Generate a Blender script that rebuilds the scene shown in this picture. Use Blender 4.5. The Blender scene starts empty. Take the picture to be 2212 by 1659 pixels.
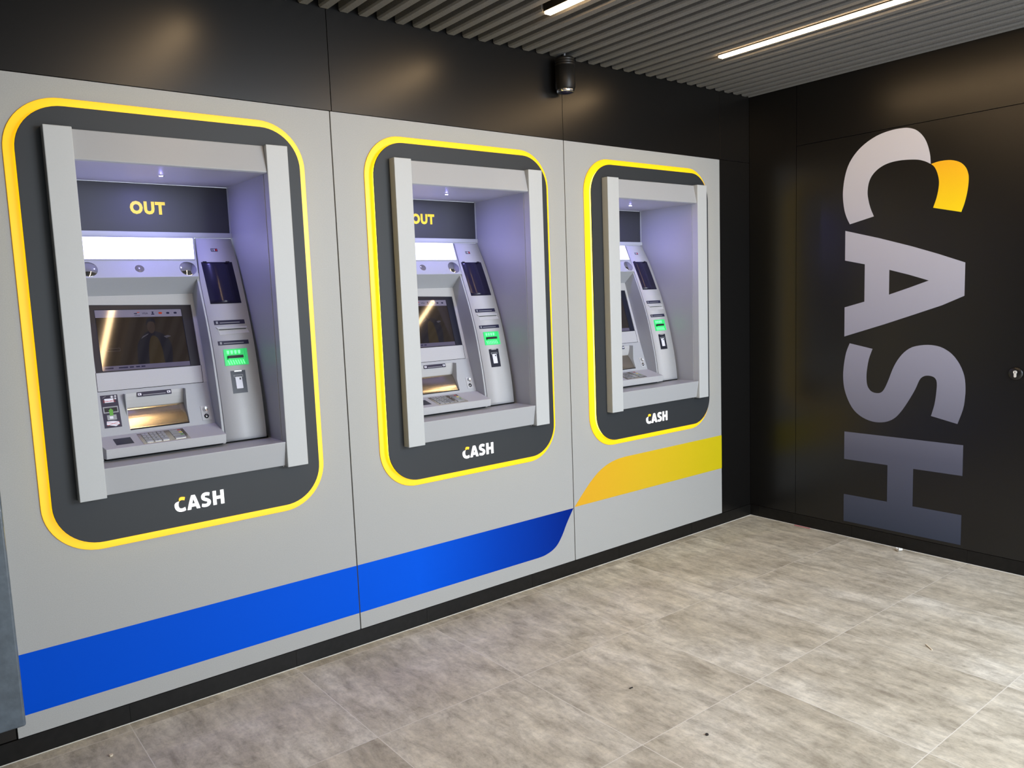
import bpy, bmesh, math, random
from mathutils import Vector, Matrix
from mathutils.geometry import tessellate_polygon
random.seed(7)
SC = bpy.context.scene
COL = SC.collection

# ------------------------------------------------------------------ camera
cam_d = bpy.data.cameras.new('camera')
cam_d.sensor_width = 36.0
cam_d.lens = 1702.6 / 2212 * 36.0
cam_d.clip_start = 0.02
cam = bpy.data.objects.new('camera', cam_d)
COL.objects.link(cam)
def _basis(y, p, r):
    f = Vector((math.sin(y)*math.cos(p), math.cos(y)*math.cos(p), math.sin(p)))
    rt = Vector((math.cos(y), -math.sin(y), 0)); up = rt.cross(f)
    c, s = math.cos(r), math.sin(r)
    return c*rt + s*up, -s*rt + c*up, f
rt, up, fw = _basis(0.6679, -0.1114, -0.0373)
M = Matrix((rt, up, -fw)).transposed().to_4x4()
M.translation = Vector((-4.5126, -3.1386, 1.55))
cam.matrix_world = M
SC.camera = cam

# ------------------------------------------------------------------ colour management, world, daylight
SC.view_settings.view_transform = 'Standard'
SC.view_settings.look = 'None'
SC.view_settings.exposure = 0.0
SC.view_settings.gamma = 1.0
SC.view_settings.use_curve_mapping = False
world = bpy.data.worlds.new('overcast_sky')
SC.world = world
world.use_nodes = True
wn = world.node_tree.nodes['Background']
wn.inputs[0].default_value = (0.80, 0.90, 1.0, 1)
wn.inputs[1].default_value = 1.9

def area(name, loc, target, sx, sy, power, color):
    l = bpy.data.lights.new(name, 'AREA'); l.shape = 'RECTANGLE'; l.size = sx; l.size_y = sy
    l.energy = power; l.color = color
    o = bpy.data.objects.new(name, l); COL.objects.link(o)
    o.location = loc
    o.rotation_euler = (Vector(target) - Vector(loc)).to_track_quat('-Z', 'Y').to_euler()
    return o
# daylight that falls through the open shop front behind the photographer
area('shopfront_daylight', (-1.0, -4.6, 2.4), (-0.7, -2.5, 0.0), 2.8, 2.0, 400, (0.78, 0.88, 1.0))

# added fill lamp low outside, aimed up to brighten the ceiling slats
area('ceiling_fill', (-1.6, -5.0, 0.25), (-1.1, -2.2, 2.75), 4.0, 1.2, 80, (0.92, 0.95, 1.0))

# ------------------------------------------------------------------ materials
def mat(name, color, rough=0.5, metal=0.0, spec=0.5, emit=None, estr=0.0, coat=0.0, trans=0.0, ior=1.45):
    m = bpy.data.materials.new(name); m.use_nodes = True
    b = m.node_tree.nodes['Principled BSDF']
    b.inputs['Base Color'].default_value = (*color, 1)
    b.inputs['Roughness'].default_value = rough
    b.inputs['Metallic'].default_value = metal
    b.inputs['Specular IOR Level'].default_value = spec
    b.inputs['Coat Weight'].default_value = coat
    b.inputs['Coat Roughness'].default_value = 0.05
    b.inputs['Transmission Weight'].default_value = trans
    b.inputs['IOR'].default_value = ior
    if emit:
        b.inputs['Emission Color'].default_value = (*emit, 1)
        b.inputs['Emission Strength'].default_value = estr
    return m
def nodes(m): return m.node_tree.nodes, m.node_tree.links, m.node_tree.nodes['Principled BSDF']
def srgb(r, g, b):
    f = lambda c: (c/255/12.92) if c/255 <= 0.04045 else ((c/255+0.055)/1.055)**2.4
    return (f(r), f(g), f(b))
def add_noise(m, scale, amount, detail=4, bump=0.0, bscale=None, stretch=None):
    """fine speckle of the paint: value varies by +-amount, optional bump"""
    n, l, b = nodes(m)
    tc = n.new('ShaderNodeTexCoord'); mp = n.new('ShaderNodeMapping')
    l.new(tc.outputs['Object'], mp.inputs['Vector'])
    if stretch: mp.inputs['Scale'].default_value = stretch
    t = n.new('ShaderNodeTexNoise'); t.inputs['Scale'].default_value = scale; t.inputs['Detail'].default_value = detail
    l.new(mp.outputs[0], t.inputs['Vector'])
    c = b.inputs['Base Color'].default_value[:]
    r = n.new('ShaderNodeValToRGB')
    r.color_ramp.elements[0].position = 0.3; r.color_ramp.elements[1].position = 0.7
    r.color_ramp.elements[0].color = tuple(v*(1-amount) for v in c[:3]) + (1,)
    r.color_ramp.elements[1].color = tuple(min(1, v*(1+amount)) for v in c[:3]) + (1,)
    l.new(t.outputs['Fac'], r.inputs['Fac']); l.new(r.outputs[0], b.inputs['Base Color'])
    if bump:
        t2 = n.new('ShaderNodeTexNoise'); t2.inputs['Scale'].default_value = bscale or scale
        l.new(mp.outputs[0], t2.inputs['Vector'])
        bm_ = n.new('ShaderNodeBump'); bm_.inputs['Strength'].default_value = bump; bm_.inputs['Distance'].default_value = 0.002
        l.new(t2.outputs['Fac'], bm_.inputs['Height']); l.new(bm_.outputs[0], b.inputs['Normal'])
    return m
def add_gradient(m, axis, a, b_, stops):
    """printed colour fade along a world axis"""
    n, l, b = nodes(m)
    g = n.new('ShaderNodeNewGeometry'); s = n.new('ShaderNodeSeparateXYZ'); l.new(g.outputs['Position'], s.inputs[0])
    mr = n.new('ShaderNodeMapRange'); mr.inputs['From Min'].default_value = a; mr.inputs['From Max'].default_value = b_
    l.new(s.outputs[axis], mr.inputs['Value'])
    r = n.new('ShaderNodeValToRGB'); l.new(mr.outputs[0], r.inputs['Fac'])
    el = r.color_ramp.elements
    while len(el) < len(stops): el.new(0.5)
    for e, (p, c) in zip(el, stops): e.position = p; e.color = (*c, 1)
    l.new(r.outputs[0], b.inputs['Base Color'])
    return m

MT = {}
MT['grey_panel'] = add_noise(mat('grey_wall_laminate', (0.395, 0.393, 0.378), 0.42, spec=0.35), 260, 0.05)
MT['black_panel'] = add_noise(mat('black_wall_laminate', (0.0050, 0.0046, 0.0044), 0.285, spec=0.6), 350, 0.12)
MT['gap'] = mat('dark_joint', (0.004, 0.004, 0.004), 0.9)
MT['black_tile'] = add_noise(mat('black_skirting_tile', (0.006, 0.0055, 0.005), 0.4, spec=0.35), 40, 0.35)
MT['felt'] = add_noise(mat('grey_felt', (0.175, 0.168, 0.158), 0.95, spec=0.1), 420, 0.28, bump=0.5, bscale=600)
MT['void'] = mat('dark_ceiling_void', (0.006, 0.006, 0.006), 0.9)
MT['led'] = mat('warm_light_diffuser', (1, .9, .75), 0.5, emit=(1.0, 0.68, 0.36), estr=33.0)
MT['alu'] = mat('black_light_housing', (0.02, 0.018, 0.016), 0.4, 0.5)
MT['body'] = add_noise(mat('silver_grey_paint', (0.40, 0.41, 0.425), 0.50, 0.0, 0.35), 500, 0.03)
MT['body2'] = add_noise(mat('light_silver_paint', (0.47, 0.47, 0.475), 0.48, 0.0, 0.35), 500, 0.03)
MT['hood'] = add_noise(mat('hood_grey_paint', (0.40, 0.405, 0.415), 0.42), 500, 0.02)
MT['upright'] = add_noise(mat('pale_grey_paint', (0.50, 0.51, 0.505), 0.45), 500, 0.02)
MT['surround'] = mat('anthracite_panel', (0.030, 0.033, 0.036), 0.5, spec=0.4)
MT['yellow_plate'] = mat('backlit_yellow_acrylic', (0.85, 0.55, 0.01), 0.3, emit=srgb(250, 172, 10), estr=0.40)
MT['yellow_glow'] = mat('glowing_yellow_edge', (1.0, 0.8, 0.1), 0.4, emit=(1.0, 0.82, 0.12), estr=3.4)
MT['white_logo'] = mat('backlit_white_letter', (0.9, 0.9, 0.9), 0.4, emit=(1, 1, 1), estr=0.95)
MT['yellow_logo'] = mat('backlit_yellow_letter', srgb(250, 195, 40), 0.4, emit=srgb(250, 190, 40), estr=0.75)
MT['sign'] = mat('slate_sign_panel', srgb(52, 52, 57), 0.5)
n_, l_, b_ = nodes(MT['sign'])
MT['out'] = mat('yellow_sign_letter', srgb(245, 200, 40), 0.4, emit=srgb(240, 195, 40), estr=0.15)
MT['lightbox'] = mat('white_light_panel', (1, 1, 1), 0.4, emit=(0.46, 0.44, 1.0), estr=5.5)
MT['spot'] = mat('small_led_lens', (1, 1, 1), 0.3, emit=(0.30, 0.28, 1.0), estr=4200)
MT['chrome'] = mat('polished_chrome', (0.85, 0.86, 0.9), 0.04, 1.0)
MT['nickel'] = mat('satin_nickel', (0.85, 0.83, 0.78), 0.55, 0.6)
MT['steel'] = add_noise(mat('brushed_steel', (0.64, 0.58, 0.49), 0.18, 1.0), 30, 0.08, stretch=(1, 60, 60))
MT['key'] = mat('steel_key_cap', (0.62, 0.62, 0.62), 0.30, 0.8)
MT['ink'] = mat('black_print', (0.01, 0.01, 0.012), 0.5)
MT['navy'] = mat('navy_label', srgb(38, 38, 62), 0.35)
MT['bezel'] = mat('dark_navy_bezel', srgb(26, 28, 42), 0.35)
MT['glass_dark'] = mat('dark_display_glass', srgb(30, 28, 52), 0.22, spec=0.5)
MT['lens'] = mat('smoked_lens', (0.16, 0.15, 0.15), 0.12)
MT['screen'] = mat('screen_glass', srgb(24, 22, 21), 0.05, spec=0.9, emit=srgb(60, 50, 44), estr=0.35)
MT['scr_bar'] = mat('screen_white_bar', srgb(60, 58, 70), 0.05, spec=0.9, emit=srgb(140, 135, 160), estr=0.55)
MT['scr_foot'] = mat('screen_footer_bar', srgb(50, 48, 60), 0.05, spec=0.9, emit=srgb(110, 104, 128), estr=0.5)
MT['scr_ink'] = mat('screen_dark_print', srgb(20, 20, 40), 0.05, spec=0.9, emit=srgb(50, 48, 75), estr=0.4)
MT['scr_red'] = mat('screen_red_mark', srgb(120, 30, 20), 0.05, spec=0.9, emit=srgb(170, 70, 45), estr=0.5)
MT['scr_coat'] = mat('screen_picture_coat', srgb(32, 28, 21), 0.05, spec=0.9, emit=srgb(68, 56, 42), estr=0.35)
MT['scr_dark'] = mat('screen_picture_jacket', srgb(18, 18, 24), 0.05, spec=0.9, emit=srgb(45, 42, 48), estr=0.35)
MT['scr_skin'] = mat('screen_picture_face', srgb(34, 29, 27), 0.05, spec=0.9, emit=srgb(74, 62, 56), estr=0.35)
MT['scr_pale'] = mat('screen_picture_sign', srgb(44, 42, 46), 0.05, spec=0.9, emit=srgb(92, 88, 96), estr=0.35)
MT['green'] = mat('green_lit_plastic', srgb(60, 200, 110), 0.3, emit=(0.03, 0.75, 0.18), estr=0.32)
MT['green_hot'] = mat('green_led_rib', srgb(120, 255, 150), 0.3, emit=(0.16, 1.0, 0.32), estr=0.95)
MT['white_print'] = mat('white_print', srgb(225, 225, 232), 0.5)
MT['grey_print'] = mat('grey_print', srgb(150, 152, 155), 0.5)
MT['red_print'] = mat('red_print', srgb(190, 50, 50), 0.5)
MT['yellow_print'] = mat('yellow_print', srgb(235, 215, 60), 0.5)
MT['green_print'] = mat('green_print', srgb(95, 160, 60), 0.5)
MT['blue_stripe'] = add_gradient(mat('blue_vinyl', srgb(0, 80, 215), 0.45, spec=0.08), 0, -4.3, -1.62,
    [(0.0, srgb(0, 76, 200)), (0.62, srgb(0, 84, 215)), (0.80, srgb(0, 60, 172)), (1.0, srgb(0, 30, 120))])
MT['yellow_stripe'] = add_gradient(mat('yellow_vinyl', srgb(235, 200, 30), 0.4), 0, -1.63, -0.31,
    [(0.0, srgb(222, 165, 30)), (0.45, srgb(215, 178, 30)), (1.0, srgb(205, 188, 18))])
MT['wall_print'] = add_gradient(mat('grey_fade_vinyl', srgb(150, 150, 155), 0.5), 2, 0.08, 2.4,
    [(0.0, srgb(48, 56, 74)), (0.2, srgb(84, 86, 104)), (0.45, srgb(146, 146, 164)), (0.75, srgb(186, 186, 200)), (1.0, srgb(216, 214, 220))])
MT['wall_yellow'] = add_gradient(mat('yellow_fade_vinyl', srgb(250, 195, 20), 0.5, emit=srgb(250, 190, 10), estr=0.0), 2, 1.9, 2.18,
    [(0.0, srgb(255, 222, 10)), (1.0, srgb(255, 188, 22))])
MT['cabinet'] = add_noise(mat('blue_grey_gloss_enamel', (0.10, 0.125, 0.15), 0.12, spec=0.8), 30, 0.15, bump=0.25, bscale=70)
MT['paper'] = mat('white_paper', (0.75, 0.74, 0.7), 0.8)
MT['wood'] = mat('pale_wood_sliver', (0.7, 0.6, 0.45), 0.7)
MT['crumb'] = mat('dark_grit', (0.03, 0.025, 0.02), 0.8)
MT['pink'] = mat('pink_plastic_strip', srgb(190, 70, 95), 0.5)
MT['plaster'] = mat('grey_plaster', (0.10, 0.10, 0.10), 0.8)
MT['glass_clear'] = mat('clear_glass', (0.9, 0.9, 0.9), 0.03, trans=1.0)

# floor: weathered stone-look porcelain tiles with thin light joints
def floor_mat():
    m = bpy.data.materials.new('stone_look_tiles'); m.use_nodes = True
    n, l, b = nodes(m)
    g = n.new('ShaderNodeNewGeometry')
    # position -> tile coordinates
    mp = n.new('ShaderNodeVectorMath'); mp.operation = 'ADD'; mp.inputs[1].default_value = (0.635, 0.0625, 0)
    l.new(g.outputs['Position'], mp.inputs[0])
    dv = n.new('ShaderNodeVectorMath'); dv.operation = 'DIVIDE'; dv.inputs[1].default_value = (0.6605, 0.6602, 1)
    l.new(mp.outputs[0], dv.inputs[0])
    fl = n.new('ShaderNodeVectorMath'); fl.operation = 'FLOOR'; l.new(dv.outputs[0], fl.inputs[0])
    fr = n.new('ShaderNodeVectorMath'); fr.operation = 'FRACTION'; l.new(dv.outputs[0], fr.inputs[0])
    wn_ = n.new('ShaderNodeTexWhiteNoise'); wn_.noise_dimensions = '2D'; l.new(fl.outputs[0], wn_.inputs['Vector'])
    # per tile offset
    sc = n.new('ShaderNodeVectorMath'); sc.operation = 'SCALE'; sc.inputs['Scale'].default_value = 37.0
    l.new(wn_.outputs['Color'], sc.inputs[0])
    ad = n.new('ShaderNodeVectorMath'); ad.operation = 'ADD'; l.new(g.outputs['Position'], ad.inputs[0]); l.new(sc.outputs[0], ad.inputs[1])
    def noise(scale, stretch, detail=8, rough=0.62, src=ad, dist=0.0):
        k = n.new('ShaderNodeMapping'); k.inputs['Scale'].default_value = stretch; l.new(src.outputs[0], k.inputs['Vector'])
        t = n.new('ShaderNodeTexNoise'); t.inputs['Scale'].default_value = scale; t.inputs['Detail'].default_value = detail
        t.inputs['Roughness'].default_value = rough; t.inputs['Distortion'].default_value = dist
        l.new(k.outputs[0], t.inputs['Vector']); return t
    def ramp(src, stops):
        r = n.new('ShaderNodeValToRGB'); l.new(src, r.inputs['Fac'])
        el = r.color_ramp.elements
        while len(el) < len(stops): el.new(0.5)
        for e, (p, c) in zip(el, stops): e.position = p; e.color = (*c, 1)
        return r
    def mix(a, b2, fac, mode='MIX'):
        x = n.new('ShaderNodeMix'); x.data_type = 'RGBA'; x.blend_type = mode
        if isinstance(fac, float): x.inputs[0].default_value = fac
        else: l.new(fac, x.inputs[0])
        l.new(a, x.inputs[6])
        if isinstance(b2, tuple): x.inputs[7].default_value = b2
        else: l.new(b2, x.inputs[7])
        return x.outputs[2]
    big = noise(2.2, (1.4, 0.7, 1), 5, 0.6)
    mid = noise(8, (1.7, 0.7, 1), 9, 0.72, dist=0.35)
    fine = noise(42, (1.3, 0.85, 1), 6, 0.78)
    streak = noise(5, (7.0, 0.9, 1), 6, 0.6)
    cross = noise(4, (0.7, 5.0, 1), 6, 0.65)
    base = ramp(big.outputs['Fac'], [(0.30, (0.44, 0.39, 0.305)), (0.5, (0.545, 0.495, 0.405)), (0.72, (0.68, 0.64, 0.56))])
    r2 = ramp(mid.outputs['Fac'], [(0.36, (0.58, 0.56, 0.53)), (0.5, (0.96, 0.96, 0.95)), (0.64, (1.28, 1.28, 1.27))])
    c = mix(base.outputs[0], r2.outputs[0], 0.75, 'MULTIPLY')
    r3 = ramp(fine.outputs['Fac'], [(0.36, (0.72, 0.71, 0.70)), (0.48, (1, 1, 1)), (0.64, (1.14, 1.14, 1.13))])
    c = mix(c, r3.outputs[0], 0.6, 'MULTIPLY')
    r4 = ramp(streak.outputs['Fac'], [(0.35, (0.80, 0.79, 0.78)), (0.6, (1.06, 1.06, 1.06))])
    c = mix(c, r4.outputs[0], 0.55, 'MULTIPLY')
    r5 = ramp(cross.outputs['Fac'], [(0.36, (0.86, 0.85, 0.83)), (0.6, (1.05, 1.05, 1.05))])
    c = mix(c, r5.outputs[0], 0.5, 'MULTIPLY')
    # joints
    sp = n.new('ShaderNodeSeparateXYZ'); l.new(fr.outputs[0], sp.inputs[0])
    def edge(o):
        a = n.new('ShaderNodeMath'); a.operation = 'SUBTRACT'; a.inputs[1].default_value = 0.5; l.new(o, a.inputs[0])
        bb = n.new('ShaderNodeMath'); bb.operation = 'ABSOLUTE'; l.new(a.outputs[0], bb.inputs[0])
        cc = n.new('ShaderNodeMath'); cc.operation = 'GREATER_THAN'; cc.inputs[1].default_value = 0.4978; l.new(bb.outputs[0], cc.inputs[0]); return cc
    ex, ey = edge(sp.outputs[0]), edge(sp.outputs[1])
    mx = n.new('ShaderNodeMath'); mx.operation = 'MAXIMUM'; l.new(ex.outputs[0], mx.inputs[0]); l.new(ey.outputs[0], mx.inputs[1])
    c = mix(c, (0.68, 0.64, 0.57, 1), mx.outputs[0])
    l.new(c, b.inputs['Base Color'])
    rr = ramp(mid.outputs['Fac'], [(0.3, (0.55,)*3), (0.7, (0.38,)*3)])
    l.new(rr.outputs[0], b.inputs['Roughness'])
    bp = n.new('ShaderNodeBump'); bp.inputs['Strength'].default_value = 0.25; bp.inputs['Distance'].default_value = 0.002
    l.new(mid.outputs['Fac'], bp.inputs['Height']); l.new(bp.outputs[0], b.inputs['Normal'])
    return m
MT['floor'] = floor_mat()

# ------------------------------------------------------------------ mesh builder
class MB:
    def __init__(s): s.v = []; s.f = []; s.fm = []; s.mats = []; s.smooth = []
    def mi(s, m):
        m = MT[m]
        if m not in s.mats: s.mats.append(m)
        return s.mats.index(m)
    def raw(s, verts, faces, m, smooth=False):
        o = len(s.v); s.v += [tuple(p) for p in verts]
        k = s.mi(m)
        for f in faces: s.f.append(tuple(i+o for i in f)); s.fm.append(k); s.smooth.append(smooth)
        return s
    def box(s, x0, x1, y0, y1, z0, z1, m):
        v = [(x, y, z) for x in (x0, x1) for y in (y0, y1) for z in (z0, z1)]
        return s.raw(v, [(0,1,3,2), (4,6,7,5), (0,4,5,1), (2,3,7,6), (0,2,6,4), (1,5,7,3)], m)
    def prism(s, outer, holes, fn, w0, w1, m, smooth=False, side=None):
        """polygon with holes in (u, v), extruded w0..w1, mapped to space by fn(u, v, w)"""
        loops = [list(outer)] + [list(h) for h in holes]
        tris = tessellate_polygon([[Vector((u, v, 0)) for u, v in L] for L in loops])
        flat = [p for L in loops for p in L]; n = len(flat)
        V = [fn(u, v, w0) for u, v in flat] + [fn(u, v, w1) for u, v in flat]
        F = []
        for t in tris: F.append(tuple(t)); F.append(tuple(i+n for i in reversed(t)))
        s.raw(V, F, m)
        base = 0; SF = []
        for L in loops:
            k = len(L)
            for i in range(k):
                a, b = base+i, base+(i+1) % k
                SF.append((a, b, b+n, a+n))
            base += k
        o = len(s.v) - len(V); k = s.mi(side or m)
        for f in SF: s.f.append(tuple(i+o for i in f)); s.fm.append(k); s.smooth.append(False)
        return s
    def lathe(s, prof, fn, m, seg=32, smooth=True):
        """prof: (r, w) pairs revolved; fn(u, v, w)"""
        V = []; F = []
        for r, w in prof:
            for i in range(seg):
                a = 2*math.pi*i/seg; V.append(fn(r*math.cos(a), r*math.sin(a), w))
        for j in range(len(prof)-1):
            for i in range(seg):
                F.append((j*seg+i, j*seg+(i+1) % seg, (j+1)*seg+(i+1) % seg, (j+1)*seg+i))
        if prof[0][0] > 1e-5: F.append(tuple(range(seg)))
        if prof[-1][0] > 1e-5: F.append(tuple((len(prof)-1)*seg+i for i in range(seg)))
        return s.raw(V, F, m, smooth)
    def sweepx(s, prof, xl, xr, m, smooth=False, closed=True):
        """profile of (y, z) points between x = xl(z) and x = xr(z)"""
        n = len(prof)
        L = xl if callable(xl) else (lambda z: xl); R = xr if callable(xr) else (lambda z: xr)
        V = [(L(z), y, z) for y, z in prof] + [(R(z), y, z) for y, z in prof]
        F = [(i, (i+1) % n, (i+1) % n+n, i+n) for i in range(n if closed else n-1)]
        s.raw(V, F, m, smooth)
        if closed:
            tris = tessellate_polygon([[Vector((y, z, 0)) for y, z in prof]])
            o = len(s.v) - 2*n; k = s.mi(m)
            for t in tris:
                s.f.append(tuple(i+o for i in t)); s.fm.append(k); s.smooth.append(False)
                s.f.append(tuple(i+o+n for i in reversed(t))); s.fm.append(k); s.smooth.append(False)
        return s
    def text(s, body, size, fn, w0, w1, m, bold=0.0, align='CENTER', sx=1.0, space=1.0, fit=None):
        c = bpy.data.curves.new('tmp_text', 'FONT'); c.body = body; c.size = size; c.align_x = align; c.align_y = 'CENTER'
        c.offset = bold; c.resolution_u = 3; c.space_character = space
        o = bpy.data.objects.new('tmp_text', c); COL.objects.link(o)
        dg = bpy.context.evaluated_depsgraph_get()
        me = bpy.data.meshes.new_from_object(o.evaluated_get(dg))
        n = len(me.vertices)
        if fit:
            xs_ = [v.co.x for v in me.vertices]; ys_ = [v.co.y for v in me.vertices]
            cx_, cy_ = (min(xs_)+max(xs_))/2, (min(ys_)+max(ys_))/2
            kx, ky = fit[0]/(max(xs_)-min(xs_)), fit[1]/(max(ys_)-min(ys_))
            for v in me.vertices: v.co.x = (v.co.x-cx_)*kx; v.co.y = (v.co.y-cy_)*ky
        V = [fn(v.co.x*sx, v.co.y, w0) for v in me.vertices] + [fn(v.co.x*sx, v.co.y, w1) for v in me.vertices]
        F = []
        edges = {}
        for p in me.polygons:
            vs = list(p.vertices); F.append(tuple(i+n for i in vs)); F.append(tuple(reversed(vs)))
            for a, b in zip(vs, vs[1:]+vs[:1]):
                edges[(a, b)] = 1
        for (a, b) in edges:
            if (b, a) not in edges: F.append((a, b, b+n, a+n))
        s.raw(V, F, m)
        bpy.data.objects.remove(o); bpy.data.curves.remove(c); bpy.data.meshes.remove(me)
        return s
    def build(s, name, parent=None, origin=(0, 0, 0), bevel=0.0, seg=2, keep=False):
        me = bpy.data.meshes.new(name)
        ox, oy, oz = origin
        me.from_pydata([(x-ox, y-oy, z-oz) for x, y, z in s.v], [], s.f)
        for m in s.mats: me.materials.append(m)
        for p, k, sm in zip(me.polygons, s.fm, s.smooth): p.material_index = k; p.use_smooth = sm
        bm = bmesh.new(); bm.from_mesh(me)
        bmesh.ops.remove_doubles(bm, verts=bm.verts, dist=1e-6)
        bmesh.ops.recalc_face_normals(bm, faces=bm.faces); bm.to_mesh(me); bm.free()
        o = bpy.data.objects.new(name, me); COL.objects.link(o)
        if parent: o.parent = parent
        else: o.location = origin
        if bevel:
            b = o.modifiers.new('edge_rounding', 'BEVEL'); b.width = bevel; b.segments = seg; b.limit_method = 'ANGLE'; b.angle_limit = math.radians(40)
            b.harden_normals = False
        return o

def wall_map(u, v, w): return (u, -w, v)             # on the machine wall, w towards the room
def right_map(u, v, w): return (-w, u, v)            # on the right wall
def offset_map(fn, cu, cv): return lambda u, v, w: fn(cu+u, cv+v, w)
def rect(x0, x1, z0, z1): return [(x0, z0), (x1, z0), (x1, z1), (x0, z1)]
def rrect(cx, cz, hw, hh, r, n=10):
    P = []
    for sx, sz, a0 in ((1, 1, 0), (-1, 1, 90), (-1, -1, 180), (1, -1, 270)):
        for i in range(n+1):
            a = math.radians(a0+90*i/n); P.append((cx+sx*(hw-r)+r*math.cos(a), cz+sz*(hh-r)+r*math.sin(a)))
    return P
def circle(cx, cz, r, n=24): return [(cx+r*math.cos(2*math.pi*i/n), cz+r*math.sin(2*math.pi*i/n)) for i in range(n)]
def smooth_loop(pts, corners, sub=5):
    """closed Catmull-Rom through pts; indices in corners stay sharp"""
    n = len(pts); out = []
    for i in range(n):
        p1, p2 = pts[i], pts[(i+1) % n]
        p0 = pts[i-1] if i not in corners else (2*p1[0]-p2[0], 2*p1[1]-p2[1])
        j = (i+1) % n
        p3 = pts[(i+2) % n] if j not in corners else (2*p2[0]-p1[0], 2*p2[1]-p1[1])
        for k in range(sub):
            t = k/sub
            out.append(tuple(0.5*((2*p1[a])+(-p0[a]+p2[a])*t+(2*p0[a]-5*p1[a]+4*p2[a]-p3[a])*t*t+(-p0[a]+3*p1[a]-3*p2[a]+p3[a])*t**3) for a in (0, 1)))
    return out
def tag(o, label=None, cat=None, group=None, kind=None):
    if label: o['label'] = label
    if cat: o['category'] = cat
    if group: o['group'] = group
    if kind: o['kind'] = kind
    return o
def empty(name, loc, rz=0):
    o = bpy.data.objects.new(name, None); COL.objects.link(o); o.location = loc; o.rotation_euler = (0, 0, rz)
    o.empty_display_size = 0.1
    return o
def kids(o): return [c for c in bpy.data.objects if c.parent == o]
def copy_tree(o, parent=None):
    c = o.copy(); COL.objects.link(c)
    if parent: c.parent = parent
    for ch in kids(o): copy_tree(ch, c)
    return c

# ------------------------------------------------------------------ room shell
HB, HT, HC, HD = 0.0757, 2.3511, 2.763, 2.4017
XW = -6.3; YF = -4.2; GAP = 0.0025
fl = MB().box(XW-0.2, 0.25, YF-3.0, 0.65, -0.06, 0.0, 'floor').build('floor'); tag(fl, kind='structure')

# machine wall: backing with openings, laminate panels as parts
CX = [-3.62, -2.2855, -0.9711]; CZ = [0.0025, -0.0025, -0.003]
holes = [rect(c-0.352, c+0.352, 0.875, 2.18) for c in CX]
wl = MB().prism(rect(XW, 0.02, 0, 2.95), holes, wall_map, -0.060, -0.012, 'gap').build('wall_left'); tag(wl, kind='structure')
SX = [-4.2904, -2.9597, -1.6336, -0.3115]
for i in range(3):
    p = MB().prism(rect(SX[i]+GAP, SX[i+1]-GAP, HB+0.001, HT-0.0015), [holes[i]], wall_map, -0.012, 0.0, 'grey_panel').build('wall_panel', wl, bevel=0.0008, seg=1)
    p['label'] = 'light grey laminate panel'
    if i < 2:
        if i == 0: pts = rect(SX[0]+GAP, SX[1]-GAP, 0.1535, 0.374)
        else:
            pts = [(SX[1]+GAP, 0.1535), (-1.90, 0.1535), (-1.853, 0.157), (-1.80, 0.172), (-1.76, 0.198), (-1.724, 0.243), (-1.695, 0.292), (-1.664, 0.338), (-1.638, 0.374), (SX[1]+GAP, 0.374)]
            pts = smooth_loop(pts, {0, 1, 8, 9}, 4)
        q = MB().prism(pts, [], wall_map, 0.0, 0.0006, 'blue_stripe').build('printed_stripe', p); q['label'] = 'blue stripe'
    else:
        pts = [(-1.629, 0.378), (SX[3]-GAP, 0.378), (SX[3]-GAP, 0.597), (-1.22, 0.597), (-1.29, 0.592), (-1.36, 0.577), (-1.43, 0.548), (-1.50, 0.500), (-1.56, 0.446), (-1.60, 0.407)]
        pts = smooth_loop(pts, {0, 1, 2, 3}, 4)
        q = MB().prism(pts, [], wall_map, 0.0, 0.0006, 'yellow_stripe').build('printed_stripe', p); q['label'] = 'yellow stripe'
# black panels above, at the corner and left of the grey ones
XS = [XW, -4.2904, -2.9500, -1.6336, -0.3085, 0.0]
for i in range(5):
    MB().prism(rect(XS[i]+0.0012, XS[i+1]-0.0012, HT+0.001, 2.94), [], wall_map, -0.012, -0.0005, 'black_panel').build('black_panel', wl, bevel=0.0006, seg=1)
MB().prism(rect(SX[3]+0.0012, -0.0012, HB+0.001, HT-0.001), [], wall_map, -0.012, -0.0005, 'black_panel').build('black_panel', wl, bevel=0.0006, seg=1)
MB().prism(rect(XW, SX[0]-0.002, HB+0.001, HT-0.001), [], wall_map, -0.012, -0.004, 'black_panel').build('black_panel', wl, bevel=0.0006, seg=1)
# skirting of black tiles
bl = MB()
xs = [XW, -5.912, -5.2515, -4.591, -3.9305, -3.27, -2.6095, -1.949, -1.2885, -0.628, 0.0]
for a, b in zip(xs, xs[1:]): bl.box(a+0.0006, b-0.0006, -0.001, 0.012, 0.002, HB-0.001, 'black_tile')
bl.box(XW, 0, 0.0005, 0.012, 0.0, HB-0.002, 'gap')
bl.box(XW, 0, -0.0035, 0.0005, 0.0002, 0.0022, 'paper')
b = bl.build('baseboard_left'); tag(b, kind='structure')

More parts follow.
